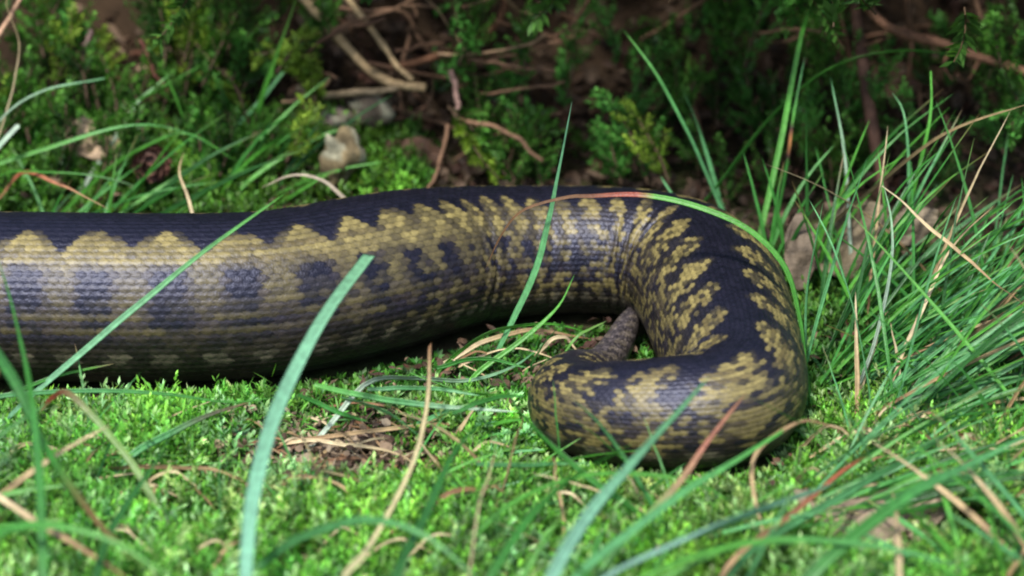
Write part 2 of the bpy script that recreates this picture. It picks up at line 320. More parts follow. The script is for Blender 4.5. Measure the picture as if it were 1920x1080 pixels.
# ---------------------------------------------------------------- single grass blades, each an object of its own
GB = (.046, .21, .034); GL = (.08, .30, .035); GBL = (.10, .31, .115); GD = (.024, .11, .02); YG = (.13, .24, .05)
TAN = (.34, .245, .125); BRN = (.19, .10, .048); RED = (.26, .055, .03); PALE = (.52, .43, .26); WHT = (.36, .46, .36)
def ground_ext(P3):
    """carries the first end of a blade on down into the ground"""
    P3 = np.asarray(P3, float); b = P3[0]; dz = b[2]-gz(b[0], b[1])
    if dz < .03: return np.vstack([[b[0], b[1], gz(b[0], b[1])-.15], P3[1:]]) if dz < -.5 else np.vstack([b-[0, 0, max(0, dz)+.12], P3])
    dr = b-P3[1]; dr /= np.linalg.norm(dr)+1e-9; dr[2] = min(dr[2], -.8); dr /= np.linalg.norm(dr); st = [b]
    for _ in range(40):
        nb = st[-1]+dr*max(.12, dz*.12); st.append(nb)
        if nb[2] < gz(nb[0], nb[1])-.12: break
    return np.vstack([st[-1], st[len(st)//2], P3]) if len(st) > 3 else np.vstack([st[-1], P3])
def pix(pts, Y0, Y1):
    n = len(pts); return np.array([at(x, y, Y0+(Y1-Y0)*k/(n-1)) for k, (x, y) in enumerate(pts)])
def grad(stops, t):
    xs = [a for a, _ in stops]; return np.stack([np.interp(t, xs, [c[k] for _, c in stops]) for k in range(3)], -1)
LEAF = [(-1, .22), (-.55, -.20), (0, -.46), (.55, -.20), (1, .22), (.5, .02), (0, -.16), (-.5, .02)][::-1]
def blade_mb(P3, wpx, stops, blunt=False, taper=.35, n=26, wob=.02, flat=.45, sides=6):
    P = catmull(P3, n); t = np.linspace(0, 1, n); r = wpx*.005
    rad = r*(.8+.2*np.minimum(1, t*4))*(1-(1-taper)*sst(.45, 1, t)); 
    if not blunt: rad = rad*np.where(t > .93, np.clip((1.004-t)/.07, .06, 1), 1)
    P = P+np.c_[vnoise(t*9, t*0+wpx)-.5, vnoise(t*7, t*0+wpx+3)-.5, vnoise(t*8, t*0+wpx+6)-.5]*wob
    mb = MB(); c = grad(stops, t)*(.88+.24*vnoise(t*14, t*0+wpx))[:, None]; q_ = abs(math.sin(wpx*77.7+P[0, 0]*13.1)); ts = (q_-.5)*1.6+(vnoise(t*2.2, t*0+q_*50)-.5)*1.6
    sk = .86+.3*hsh(np.arange(8)*1.7, q_*9); sk[2] *= 1.18; sk[6] *= 1.12
    tube(mb, P, rad, c, 8, 1, prof=LEAF, twist=ts, streak=sk); return mb, P
def blade(name, pts, Y, w, stops, label, cat='grass blade', group=None, ext=True, m='blade', **kw):
    P3 = pix(pts, *Y)
    if ext: P3 = ground_ext(P3)
    mb, P = blade_mb(P3, w, stops, **kw); return tag(mb.build(name, M[m], None, P[0]), label, cat, group)
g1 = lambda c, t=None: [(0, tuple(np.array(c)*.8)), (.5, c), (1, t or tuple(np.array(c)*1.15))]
blade('grass_blade', [(462, 1085), (480, 905), (530, 745), (610, 592), (692, 480)], (-11.2, -2.7), 27, [(0, (.22, .44, .33)), (.4, (.17, .38, .25)), (1, (.13, .30, .16))], 'stout blue-green grass blade with a blunt cut tip before the straight snake body', blunt=True, taper=.85)
blade('grass_blade', [(40, 760), (200, 622), (370, 482), (535, 362)], (-2.7, -2.2), 12, g1((.15, .36, .19), GL), 'long straight thin blade slanting across the straight snake body')
blade('grass_blade', [(-60, 765), (0, 745), (100, 708), (214, 682)], (-3.0, -2.4), 10, [(0, BRN), (.3, GBL), (.9, GL), (1, TAN)], 'short brown-based blade lying low against the snake, crossing the long slanting blade')
blade('grass_blade', [(82, 1090), (76, 900), (58, 730), (30, 600), (-4, 480)], (-11, -4.5), 17, g1(GB), 'upright dull green blade beside the red-folded blade')
blade('grass_blade', [(-40, 752), (130, 733), (300, 738), (430, 754), (525, 744)], (-3.2, -2.4), 9, g1(GBL, GL), 'thin green blade lying along the foot of the snake')
blade('grass_blade', [(282, 925), (240, 858), (180, 788), (127, 738), (100, 745), (76, 772)], (-6.6, -4.6), 13, [(0, RED), (.1, YG), (.6, YG), (.78, BRN), (.85, RED), (1, RED)], 'yellow-green grass blade folded over with a red tip', taper=.7)
blade('grass_blade', [(250, 852), (330, 806), (400, 775), (470, 754)], (-4.6, -3.2), 13, [(0, GBL), (.5, GBL), (.8, (.22, .2, .14)), (1, TAN)], 'grey-green blade with a faded tan tip lying on moss near the snake')
blade('grass_blade', [(-20, 640), (30, 720), (100, 860), (190, 985), (300, 1085)], (-6.5, -11), 20, [(0, GD), (.5, GB), (.7, BRN), (1, GB)], 'broad dark blade with a brown stretch crossing beside the upright dull green blade', ext=False)
blade('grass_blade', [(-30, 910), (60, 975), (140, 1020), (240, 1085)], (-7.6, -11), 17, [(0, PALE), (.5, TAN), (1, BRN)], 'blurred tan blade with a brown end lying over the moss', ext=False, m='straw')
blade('grass_blade', [(640, 1100), (690, 1030), (768, 885), (800, 765), (806, 648)], (-11.4, -3.6), 15, [(0, (.5, .46, .26)), (.4, (.46, .42, .22)), (.85, (.46, .38, .21)), (1, BRN)], 'upright dead straw-coloured blade with a broken brown tip', m='straw', blunt=True, taper=.8)
blade('grass_blade', [(926, 672), (962, 600), (1012, 482), (1046, 330), (1073, 190)], (.2, .9), 14, g1(GBL, (.10, .24, .15)), 'tall blue-green blade standing across the middle of the snake')
blade('grass_blade', [(905, 690), (990, 628), (1048, 575), (1078, 515)], (-.6, .6), 10, g1(GL), 'short bright green blade beside the tall blade at the middle of the snake')
blade('grass_blade', [(1512, 690), (1500, 600), (1470, 500), (1400, 428), (1300, 385), (1200, 365), (1110, 367), (1060, 370), (980, 394), (940, 440), (910, 505)], (-1.6, .9), 11, [(0, GB), (.3, GL), (.58, GL), (.60, RED), (.64, RED), (.72, BRN), (1, BRN)], 'arching blade over the snake, green then red then dry brown', taper=.3, n=60)
blade('grass_blade', [(1362, 415), (1290, 250), (1225, 130), (1165, 52)], (5.2, 6.6), 12, g1(GBL, GL), 'long straight blade leaning left behind the bend of the snake')
blade('grass_blade', [(1350, 375), (1312, 245), (1280, 168)], (6.2, 6.8), 9, g1(GBL), 'shorter blue-green blade beside the long one leaning behind the bend')
blade('grass_blade', [(1265, 372), (1238, 330)], (5.4, 5.6), 9, g1(GBL), 'stub of blue-green blade poking up behind the snake back')
blade('grass_blade', [(1350, 340), (1450, 212), (1560, 126), (1690, 95), (1812, 106)], (6.0, 6.5), 10, [(0, GB), (.7, GL), (.74, (.05, .03, .03)), (.78, GL), (1, GB)], 'long arching green blade with a dark nick before the heather stems', taper=.7)
blade('grass_blade', [(1430, 420), (1465, 260), (1498, 90), (1516, 20)], (4.8, 6.8), 12, g1(GL), 'tall green blade rising to the feathery leaf behind the bend', taper=.8)
blade('grass_blade', [(1455, 420), (1478, 290), (1490, 205), (1509, 106)], (5, 6), 9, [(0, GB), (.52, GB), (.56, (.05, .02, .02)), (.62, (.5, .22, .07)), (.68, (.05, .02, .02)), (.72, GL), (1, GBL)], 'slim blade with an orange and black ring partway up')
blade('grass_blade', [(1592, 420), (1585, 300), (1574, 230), (1557, 145)], (4.2, 5.4), 9, g1(WHT, GBL), 'whitish upright blade behind the right-hand tuft')
blade('grass_blade', [(1705, 420), (1702, 270), (1692, 205), (1672, 172)], (4, 5), 8, g1(GBL), 'upright blade with a hooked tip in the right-hand grass')
blade('grass_blade', [(1695, 420), (1735, 270), (1747, 200), (1746, 134)], (4, 4.6), 10, g1(GL), 'rounded-tip green blade standing above the right-hand grass', blunt=True)
blade('grass_blade', [(1580, 800), (1640, 640), (1670, 500), (1672, 420), (1656, 342)], (-1.6, .4), 8, g1(WHT, GBL), 'pale S-curved blade meeting the long tan straw in the right-hand grass')
blade('grass_blade', [(1512, 745), (1510, 640), (1514, 540), (1543, 380)], (-1.6, .2), 9, g1(GBL), 'straight upright blade just beyond the outer bend of the snake')
blade('grass_blade', [(1205, 965), (1100, 892), (985, 785), (930, 690)], (-7.2, -5.0), 13, g1(GB), 'green blade slanting down past the end of the front coil')
blade('grass_blade', [(1215, 930), (1165, 850), (1110, 780), (1068, 745)], (-7.0, -5.8), 13, [(0, GB), (.85, GBL), (1, PALE)], 'green blade with a pale tip leaning left against the front coil')
blade('grass_blade', [(1030, 1095), (1100, 970), (1205, 845), (1328, 708)], (-11.4, -7.0), 22, g1((.18, .38, .26), GBL), 'wide blurred blue-green blade crossing before the front coil')
blade('grass_blade', [(1150, 1040), (1270, 908), (1330, 825), (1398, 738)], (-8.8, -6.0), 12, [(0, GB), (.40, GL), (.55, TAN), (.75, (.36, .15, .10)), (1, BRN)], 'green blade with a pinkish brown dried tip against the front coil', taper=.5)
blade('grass_blade', [(1070, 1095), (1180, 1000), (1290, 918), (1400, 850), (1510, 782)], (-11, -5.6), 15, g1(GBL, GL), 'long green blade rising right beneath the front coil')
blade('grass_blade', [(1120, 1095), (1290, 1010), (1450, 945), (1570, 905)], (-11.4, -8.2), 25, g1((.22, .40, .32), (.16, .34, .22)), 'broad grey-blue blade lying over the front moss')
blade('grass_blade', [(960, 945), (1060, 900), (1160, 888), (1290, 902), (1370, 940)], (-7.4, -7.0), 13, g1(GL), 'bright green blade arched low over the moss below the front coil')
blade('grass_blade', [(895, 870), (960, 872), (1110, 868)], (-5.6, -5.4), 9, g1(GBL, GB), 'thin flat blade lying at the left foot of the front coil', ext=False)
blade('grass_blade', [(690, 716), (780, 708), (880, 714), (960, 690), (1010, 655)], (-2.6, -.4), 10, [(0, WHT), (.4, WHT), (1, GBL)], 'whitish blade lying in the hollow beside the front coil')
blade('grass_blade', [(590, 722), (680, 742), (790, 758), (970, 772)], (-2.6, -4.0), 11, [(0, GL), (.5, GBL), (1, WHT)], 'bright blade lying from under the snake toward the front coil', ext=False)
blade('grass_blade', [(865, 655), (930, 618), (1030, 608), (1100, 622)], (.0, .6), 10, g1(GL), 'low green blade arched in the shade under the snake')
blade('grass_blade', [(1080, 635), (1105, 618), (1138, 602)], (-.2, .2), 9, [(0, RED), (.3, GL), (1, YG)], 'short lit green blade with a red base near the tail')
blade('grass_blade', [(-60, 320), (0, 225), (80, 170), (195, 147)], (6, 7), 11, g1(WHT, GBL), 'whitish bowed blade over the moss slope', blunt=True)
blade('grass_blade', [(-50, 340), (-10, 285), (34, 236)], (5.4, 6), 17, g1(GBL, WHT), 'short wide pale blade at the foot of the moss slope', blunt=True, taper=.8)
blade('grass_blade', [(470, 245), (495, 170), (530, 70), (560, -20)], (8.5, 8.5), 11, g1(GL, YG), 'bright yellow-green blade rising before the pale twigs')
blade('grass_blade', [(400, 290), (440, 240), (500, 175), (560, 95), (580, 40)], (8.2, 9.5), 9, g1(GBL, GB), 'dim blue-green blade crossing the yellow-green one')
blade('grass_blade', [(-60, 330), (120, 268), (240, 236), (320, 240), (400, 272)], (6.2, 6.6), 9, g1(GL, GBL), 'long low arched blade over the moss slope')
blade('grass_blade', [(140, 300), (180, 240), (300, 165), (380, 122)], (8, 8.6), 9, g1(GL), 'green blade slanting through the mossy shoots')
blade('grass_blade', [(250, 205), (270, 180), (330, 130)], (8.2, 8.6), 9, g1(WHT, GL), 'pale short blade before the mossy shoots')
blade('grass_blade', [(200, 320), (270, 275), (350, 250), (440, 300)], (6.6, 6.6), 8, g1(GL), 'thin green blade bent over the brown cone')
blade('grass_blade', [(0, 330), (60, 322), (180, 330), (260, 350)], (5.6, 5.0), 8, g1(GL, GD), 'green blade lying on the lit moss behind the snake')

blade('grass_blade', [(1400, 1040), (1560, 940), (1700, 860), (1870, 755)], (-9, -4.2), 15, g1(GBL, GB), 'long blue-green blade rising right beside the rusty straw')
blade('grass_blade', [(1540, 1060), (1700, 930), (1800, 880), (1930, 815)], (-10.6, -7.2), 22, g1(GB, GBL), 'wide soft green blade leaning right over the crumpled front leaf')
blade('grass_blade', [(1210, 1085), (1400, 1020), (1600, 1018), (1800, 1060)], (-11, -10), 17, g1(GL, GBL), 'bright blurred blade arched low over the crumpled front leaf')
blade('grass_blade', [(-30, 1010), (80, 985), (200, 1010), (330, 1090)], (-10.4, -11.5), 15, g1(GB, GL), 'blurred green blade arched low beside the blurred tan blade')
blade('grass_blade', [(180, 1090), (215, 980), (290, 870), (330, 800)], (-11, -5.6), 13, g1(GD, GB), 'slim dark blade rising behind the red-folded blade')
blade('grass_blade', [(740, 1090), (800, 960), (850, 850), (905, 790)], (-11.2, -6), 15, g1(GD, GB), 'dull green blade rising beside the dead straw-coloured blade')
blade('grass_blade', [(560, 1010), (680, 975), (790, 1000), (900, 1090)], (-9.4, -11), 15, g1(GBL, GB), 'soft blue-green blade bowed over the front moss')
blade('grass_blade', [(930, 1060), (1000, 960), (1080, 890), (1190, 830)], (-10, -7), 14, g1(GB, GL), 'dim green blade slanting right below the front coil')
for p_, Y_ in (([(640, 745), (720, 770), (790, 820)], (-3.2, -5.0)), ([(560, 740), (640, 775), (690, 790)], (-3.0, -4.4)), ([(690, 730), (800, 728), (900, 742)], (-2.8, -3.2)), ([(770, 700), (870, 735), (980, 742)], (-2.4, -3.2)), ([(820, 690), (900, 672), (990, 690)], (-1.6, -1.8)), ([(850, 775), (920, 748), (985, 742)], (-4.2, -3.4))):
    blade('grass_blade', p_, Y_, 9, g1(random.choice([GB, GBL, GL])), 'short green blade lying flat between the straight snake body and the front coil', group='blades lying between body and coil', ext=False)

# grass tufts: each an Empty with its blades as parts
def tuft(base, n, seed, lean, spread, length, width, cols, label, rad=.5, group=None, dry=.07):
    r = random.Random(seed); bx, by = base[0], base[1]; e = empty('grass_tuft', (bx, by, float(gz(bx, by))))
    o0 = np.array([bx, by, float(gz(bx, by))])
    for k in range(n):
        a = r.uniform(0, 6.28); rr_ = rad*math.sqrt(r.random()); x, y = bx+rr_*math.cos(a), by+rr_*.6*math.sin(a)
        if not clear(x, y, .12): continue
        L_ = r.uniform(*length); dx = lean[0]+r.gauss(0, spread); dy = lean[1]+r.gauss(0, spread*.6)
        dirv = np.array([dx, dy, 1.0]); dirv /= np.linalg.norm(dirv); droop = r.uniform(.1, .75); b = np.array([x, y, float(gz(x, y))-.15])
        hd = np.array([dx, dy, 0])/(math.hypot(dx, dy)+.05); Pn = []
        for t in np.linspace(0, 1, 6):
            p = b+dirv*L_*t+hd*L_*droop*.45*t*t-np.array([0, 0, 1])*L_*droop*.42*t*t
            p[2] = max(p[2], float(gz(p[0], p[1]))+.12-.27*(t == 0)); Pn.append(p)
        ends = Pn[-1]
        if any((np.hypot(FP[:, 0]-p[0], FP[:, 1]-p[1]) < FP[:, 2]*1.02).any() and p[2] < 2.7 for p in Pn[1:]): continue
        c = cols[r.randrange(len(cols))]
        if r.random() < dry: st = [(0, BRN), (.5, TAN), (1, PALE)]; m = 'straw'
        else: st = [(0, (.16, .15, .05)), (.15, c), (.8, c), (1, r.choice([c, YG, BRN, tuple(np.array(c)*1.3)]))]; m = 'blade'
        mb, P = blade_mb(np.array(Pn), r.uniform(*width), st, n=14, sides=5); mb.build('blade', M[m], e, o0)
    return tag(e, label, 'grass', group)
GC = [GB, GL, GL, GBL, GD, GB, (.07, .30, .06), (.09, .30, .10)]
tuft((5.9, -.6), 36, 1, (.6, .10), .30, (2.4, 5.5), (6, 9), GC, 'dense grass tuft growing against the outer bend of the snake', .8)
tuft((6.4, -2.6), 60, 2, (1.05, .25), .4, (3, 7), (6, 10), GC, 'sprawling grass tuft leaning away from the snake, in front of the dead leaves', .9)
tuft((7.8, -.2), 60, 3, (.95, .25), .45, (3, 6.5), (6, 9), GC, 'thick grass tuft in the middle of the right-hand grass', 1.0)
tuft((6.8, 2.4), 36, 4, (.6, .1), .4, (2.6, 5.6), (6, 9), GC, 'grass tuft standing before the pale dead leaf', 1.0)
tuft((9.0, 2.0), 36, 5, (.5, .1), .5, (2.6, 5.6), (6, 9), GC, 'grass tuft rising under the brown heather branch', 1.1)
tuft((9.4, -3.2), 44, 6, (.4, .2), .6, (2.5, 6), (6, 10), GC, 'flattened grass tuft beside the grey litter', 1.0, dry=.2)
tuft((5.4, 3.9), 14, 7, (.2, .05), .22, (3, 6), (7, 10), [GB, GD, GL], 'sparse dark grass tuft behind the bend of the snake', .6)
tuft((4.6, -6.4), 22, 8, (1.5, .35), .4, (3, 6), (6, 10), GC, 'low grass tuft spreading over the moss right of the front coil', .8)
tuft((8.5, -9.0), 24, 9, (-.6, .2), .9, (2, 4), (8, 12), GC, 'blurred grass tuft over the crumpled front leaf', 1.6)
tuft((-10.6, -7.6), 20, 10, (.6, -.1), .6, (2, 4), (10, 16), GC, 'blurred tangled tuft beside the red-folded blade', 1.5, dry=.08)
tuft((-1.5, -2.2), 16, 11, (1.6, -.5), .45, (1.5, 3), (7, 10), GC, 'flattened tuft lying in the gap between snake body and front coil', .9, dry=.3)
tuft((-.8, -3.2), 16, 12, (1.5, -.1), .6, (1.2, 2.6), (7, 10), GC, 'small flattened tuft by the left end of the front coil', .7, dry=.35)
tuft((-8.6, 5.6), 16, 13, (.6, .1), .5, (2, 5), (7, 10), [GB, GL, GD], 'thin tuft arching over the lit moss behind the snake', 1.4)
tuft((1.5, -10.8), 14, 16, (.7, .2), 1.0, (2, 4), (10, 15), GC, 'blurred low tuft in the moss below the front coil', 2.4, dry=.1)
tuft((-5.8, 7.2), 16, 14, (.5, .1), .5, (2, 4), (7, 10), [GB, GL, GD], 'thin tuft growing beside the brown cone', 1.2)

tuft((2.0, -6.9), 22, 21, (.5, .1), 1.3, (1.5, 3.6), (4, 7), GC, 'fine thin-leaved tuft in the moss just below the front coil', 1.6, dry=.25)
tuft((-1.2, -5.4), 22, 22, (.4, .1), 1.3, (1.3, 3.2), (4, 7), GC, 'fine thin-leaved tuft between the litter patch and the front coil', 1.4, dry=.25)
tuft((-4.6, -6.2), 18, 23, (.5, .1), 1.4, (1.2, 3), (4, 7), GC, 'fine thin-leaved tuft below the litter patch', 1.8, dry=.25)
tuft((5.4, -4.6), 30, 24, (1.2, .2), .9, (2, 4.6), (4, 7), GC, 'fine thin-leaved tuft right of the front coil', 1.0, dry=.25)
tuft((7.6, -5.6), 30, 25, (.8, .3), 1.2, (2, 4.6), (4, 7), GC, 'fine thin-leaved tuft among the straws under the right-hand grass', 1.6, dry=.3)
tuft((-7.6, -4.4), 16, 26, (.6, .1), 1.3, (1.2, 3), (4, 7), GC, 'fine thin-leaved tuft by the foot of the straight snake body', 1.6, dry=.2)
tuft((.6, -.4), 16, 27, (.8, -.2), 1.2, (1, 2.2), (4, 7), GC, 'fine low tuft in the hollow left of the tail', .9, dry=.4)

# ---------------------------------------------------------------- dry straws
def straw(pts, Y, w, stops, label, group=None, **kw):
    kw.setdefault('ext', False); return blade('dry_straw', pts, Y, w, stops, label, 'straw', group, m='straw', wob=.05, **kw)
def lying(pts, w, stops, label, group=None, lift=.45):
    P3 = []
    for x, y in pts:
        p = atz(x, y, .4); P3.append([p[0], p[1], float(gz(p[0], p[1]))+lift])
    P3 = np.array(P3); P3[0, 2] -= lift*.9; P3[-1, 2] -= lift*.6
    mb, P = blade_mb(P3, w, stops, wob=.05); return tag(mb.build('dry_straw', M['straw'], None, P[0]), label, 'straw', group)
st1 = [(0, BRN), (.5, TAN), (1, BRN)]; st2 = [(0, TAN), (.5, PALE), (1, TAN)]; st3 = [(0, (.15, .07, .04)), (.5, BRN), (1, TAN)]
straw([(1655, 348), (1760, 440), (1850, 520), (1930, 580)], (.4, -1.6), 7, [(0, PALE), (.5, TAN), (1, BRN)], 'long straight tan straw slanting down through the right-hand grass')
straw([(1725, 590), (1790, 460), (1865, 385)], (-.6, 1.6), 9, st2, 'bleached pale straw standing in the right-hand grass', ext=True)
straw([(1600, 775), (1635, 660), (1664, 580)], (-1.6, -.4), 8, st2, 'pale dry stalk making an upside-down V with its neighbour', ext=True)
straw([(1690, 760), (1680, 660), (1664, 580)], (-1.6, -.4), 8, [(0, PALE), (1, PALE)], 'bleached dry stalk closing the upside-down V', ext=True)
straw([(1700, 300), (1800, 240), (1930, 195)], (3.4, 2.6), 10, [(0, BRN), (.4, TAN), (1, TAN)], 'thick tan stalk leaning over the right-hand grass', ext=True)
straw([(1425, 985), (1408, 885), (1440, 825), (1510, 790), (1600, 812)], (-7.2, -5.4), 8, [(0, PALE), (.3, TAN), (1, BRN)], 'kinked brown straw hooped over beside the front coil', ext=True)
straw([(1380, 1040), (1480, 965), (1590, 880), (1640, 850)], (-9, -5.6), 10, [(0, TAN), (.5, BRN), (.8, RED), (1, GB)], 'rusty straw rising right over the front moss', ext=True)
straw([(880, 1095), (893, 980), (915, 900), (930, 845)], (-10.8, -6.2), 9, st2, 'thin upright pale stalk in the front moss', ext=True)
straw([(1688, 1090), (1683, 980), (1672, 920)], (-10.8, -7.4), 11, [(0, PALE), (1, TAN)], 'pale blurred stalk standing by the crumpled front leaf', ext=True)
straw([(958, 855), (975, 800), (980, 765)], (-5.8, -5.2), 7, st1, 'tiny brown stalk before the left end of the front coil', ext=True)
straw([(1048, 935), (1040, 880), (1036, 855)], (-6.8, -6.2), 7, st1, 'tiny tan stalk in the moss below the front coil', ext=True)
straw([(45, 325), (120, 350), (205, 392)], (5.8, 3.6), 8, [(0, TAN), (.4, RED), (1, TAN)], 'reddish straw lying on lit moss behind the snake', ext=True)
straw([(352, 372), (336, 320), (346, 284)], (5.0, 6.0), 8, st2, 'pale curled stalk behind the straight snake body', ext=True)
straw([(640, 365), (600, 338), (550, 330), (492, 352)], (4.6, 5.2), 10, [(0, (.26, .22, .16)), (1, (.30, .25, .18))], 'grey-brown arched stem just behind the snake hump', ext=True)
straw([(10, 215), (30, 145), (36, 80), (12, 5), (25, -30)], (6.8, 7.4), 9, st2, 'yellowish bowed stalk rising over the moss slope', ext=True)
L1 = [([(480, 800), (600, 808), (700, 800), (800, 785), (960, 772)], 8, st1), ([(470, 815), (570, 812), (640, 820), (740, 838), (790, 850)], 7, st2),
      ([(560, 745), (640, 752), (730, 755), (790, 775)], 8, st3), ([(590, 770), (640, 800), (700, 838)], 6, st1), ([(620, 765), (680, 785), (735, 840)], 6, st3),
      ([(690, 855), (760, 840), (830, 800)], 7, st2), ([(740, 742), (820, 748), (890, 765)], 7, st1), ([(560, 780), (620, 770), (680, 752)], 6, st2)]
for p, w_, s__ in L1: lying(p, w_, s__, 'brown straw lying across the bare litter patch under the straight snake body', 'straws on the litter patch', .35)
L2 = [([(130, 858), (250, 880), (400, 895), (490, 898)], 10, [(0, (.36, .2, .13)), (1, TAN)]), ([(480, 900), (560, 905), (650, 930), (700, 990)], 11, st1), ([(-10, 848), (60, 852), (180, 862)], 9, st2),
      ([(780, 945), (860, 935), (960, 918)], 9, st3), ([(270, 965), (290, 925), (320, 920)], 8, st1), ([(90, 830), (170, 838), (240, 810)], 8, st2)]
for p, w_, s__ in L2: lying(p, w_, s__, 'pinkish brown straw lying on the front moss left of the coil', 'straws on the front moss', .6)
L3 = [([(820, 655), (920, 645), (1000, 628), (1110, 618)], 9, [(0, PALE), (.5, TAN), (1, BRN)]), ([(830, 668), (930, 665), (1010, 672), (1060, 668)], 7, st2), ([(800, 690), (880, 672), (950, 655)], 7, st3), ([(985, 652), (1050, 640), (1090, 650)], 8, st2)]
for p, w_, s__ in L3: lying(p, w_, s__, 'tan straw lying in the hollow between snake body, coil and tail', 'straws in the hollow', .5)
r7 = random.Random(8)
for k in range(46):
    x = r7.uniform(470, 900); y = r7.uniform(765, 870); a = r7.gauss(0, .4); l = r7.uniform(60, 190); b = r7.uniform(-18, 18)
    cn = r7.choice(['tan', 'brown', 'dark brown']); lying([(x-l/2, y+a*l/2), (x, y+b*.6), (x+l/2, y-a*l/2)], r7.uniform(3.5, 6.5), dict(tan=st2, brown=st1)[cn] if cn != 'dark brown' else st3, 'fine '+cn+' needle-thin straw strewn on the litter patch', 'fine straws on the litter patch', r7.uniform(.12, .35))
r8 = random.Random(15)
for k in range(30):
    x = r8.uniform(-20, 1400); y = r8.uniform(830, 1050); a = r8.gauss(0, .35); l = r8.uniform(60, 200); b = r8.uniform(-20, 20)
    cn = r8.choice(['tan', 'brown', 'bleached', 'bleached']); lying([(x-l/2, y+a*l/2), (x, y+b*.6), (x+l/2, y-a*l/2)], r8.uniform(5, 8), dict(tan=st1, brown=st3, bleached=st2)[cn], 'thin '+cn+' straw scrap lying loose on the front moss carpet', 'loose straw scraps on the front moss', r8.uniform(.35, .65))
r9 = random.Random(5)
for k in range(26):
    x = r9.uniform(1490, 1900); y = r9.uniform(790, 960); a = r9.uniform(-.35, .25); l = r9.uniform(90, 260); b = r9.uniform(-25, 25)
    lying([(x-l/2, y+a*l/2), (x, y+b*.5), (x+l/2, y-a*l/2)], r9.uniform(6, 9), r9.choice([st1, st2, st2, st3]), 'dry straw lying in the mat at the foot of the right-hand grass', 'straws under the right-hand grass', r9.uniform(.3, .8))

# ---------------------------------------------------------------- litter, leaves, stones, cone
def crumpled(name, c, rx, ry, col, label, cat, seed, tilt=(0, 0), thick=.05, m='litter', n=15):
    r = np.random.default_rng(seed); u = np.linspace(-1, 1, n); A, B = np.meshgrid(u, u)
    k = 1-.30*A*A; X = A*rx; Y = B*ry*k*(1-.5*np.maximum(0, np.abs(A)-.3)); Z = (vnoise(A*2+seed, B*2)-.5)*rx*.55+.25*rx*(B*B)*vnoise(A*1.5, B*0+seed)-.05*np.abs(B)+(vnoise(A*6, B*6+seed)-.5)*rx*.12
    tx, ty = tilt; P = np.stack([X, Y*math.cos(tx)-Z*math.sin(tx), Y*math.sin(tx)+Z*math.cos(tx)+X*ty], -1)
    o = np.array(c); zmin = P[..., 2].min(); P = P+o; lo = (P[..., 2]-gz(P[..., 0], P[..., 1])).min(); P[..., 2] -= lo+.06 if not tx else 0
    top = P.reshape(-1, 3); bot = top-[0, 0, thick]; cc = np.array(col)*(.6+.8*vnoise(A*3+seed, B*3))[..., None]; cc = cc.reshape(-1, 3); cc = cc*np.where(np.abs(B.reshape(-1, 1)) < .05, .6, 1)
    i = np.arange(n-1)[:, None]*n; j = np.arange(n-1)[None]; q = np.stack([i+j, i+j+1, i+n+j+1, i+n+j], -1).reshape(-1, 4); nn = n*n
    bd = [(a, a+1) for a in range(n-1)]+[(a*n+n-1, a*n+2*n-1) for a in range(n-1)]+[(nn-1-a, nn-2-a) for a in range(n-1)]+[((n-1-a)*n, (n-2-a)*n) for a in range(n-1)]
    mb = MB(); mb.add(np.vstack([top, bot]), np.vstack([cc, cc*.7]), None, np.vstack([q, q[:, ::-1]+nn, [(b, a, a+nn, b+nn) for a, b in bd]]))
    return tag(mb.build(name, M[m], None, o), label, cat)
def G(px, py, dz=0.): p = ong(px, py); return np.array([p[0], p[1], float(gz(p[0], p[1]))+dz])
crumpled('dead_leaf', at(1600, 450, 4.2), .95, .75, (.15, .12, .075), 'pale brown dead leaf standing on edge behind the grass', 'dead leaf', 1, (1.0, .2))
crumpled('dead_leaf', at(1500, 470, 3.4), .3, .75, (.13, .10, .07), 'narrow pinkish dead leaf upright by the outer bend of the snake', 'dead leaf', 2, (1.15, .1))
crumpled('dead_leaf', at(1715, 420, 4.0), .45, .4, (.19, .15, .10), 'small pale dead leaf behind the tan straw', 'dead leaf', 3, (.9, .2))
crumpled('dead_leaf', G(1630, 1005, .35), 1.25, .9, (.27, .205, .14), 'crumpled tan dead leaf in the front moss', 'dead leaf', 4)
crumpled('dead_leaf', G(650, 850, .15), .7, .4, (.27, .20, .135), 'pale flaky dead leaf on the litter patch before the snake', 'dead leaf', 5)
crumpled('dead_leaf', G(560, 825, .15), .45, .3, (.17, .13, .09), 'greyish curled dead leaf under the straws on the litter patch', 'dead leaf', 6)
crumpled('dead_leaf', G(740, 810, .15), .4, .3, (.20, .165, .12), 'small grey dead leaf at the edge of the litter patch', 'dead leaf', 7)
crumpled('dead_leaf', G(1860, 720, .2), .8, .5, (.12, .09, .09), 'dark grey rotting leaf under the right-hand grass', 'dead leaf', 8)
crumpled('dead_leaf', G(800, 935, .4), .3, .5, (.25, .12, .08), 'small reddish curled leaf in the front moss', 'dead leaf', 9)
crumpled('dead_leaf', at(140, 245, 8.2), .45, .35, (.30, .23, .15), 'pale tan scrap of leaf on the moss slope', 'dead leaf', 10, (.7, .1))
crumpled('dead_leaf', at(185, 275, 7.8), .5, .3, (.36, .26, .17), 'tan curled leaf just below the pale scrap on the moss slope', 'dead leaf', 11, (.6, .1))
crumpled('dead_leaf', at(760, 300, 8.6), .8, .5, (.10, .055, .035), 'dark brown leaf in the hollow behind the snake hump', 'dead leaf', 12, (.8, .1))
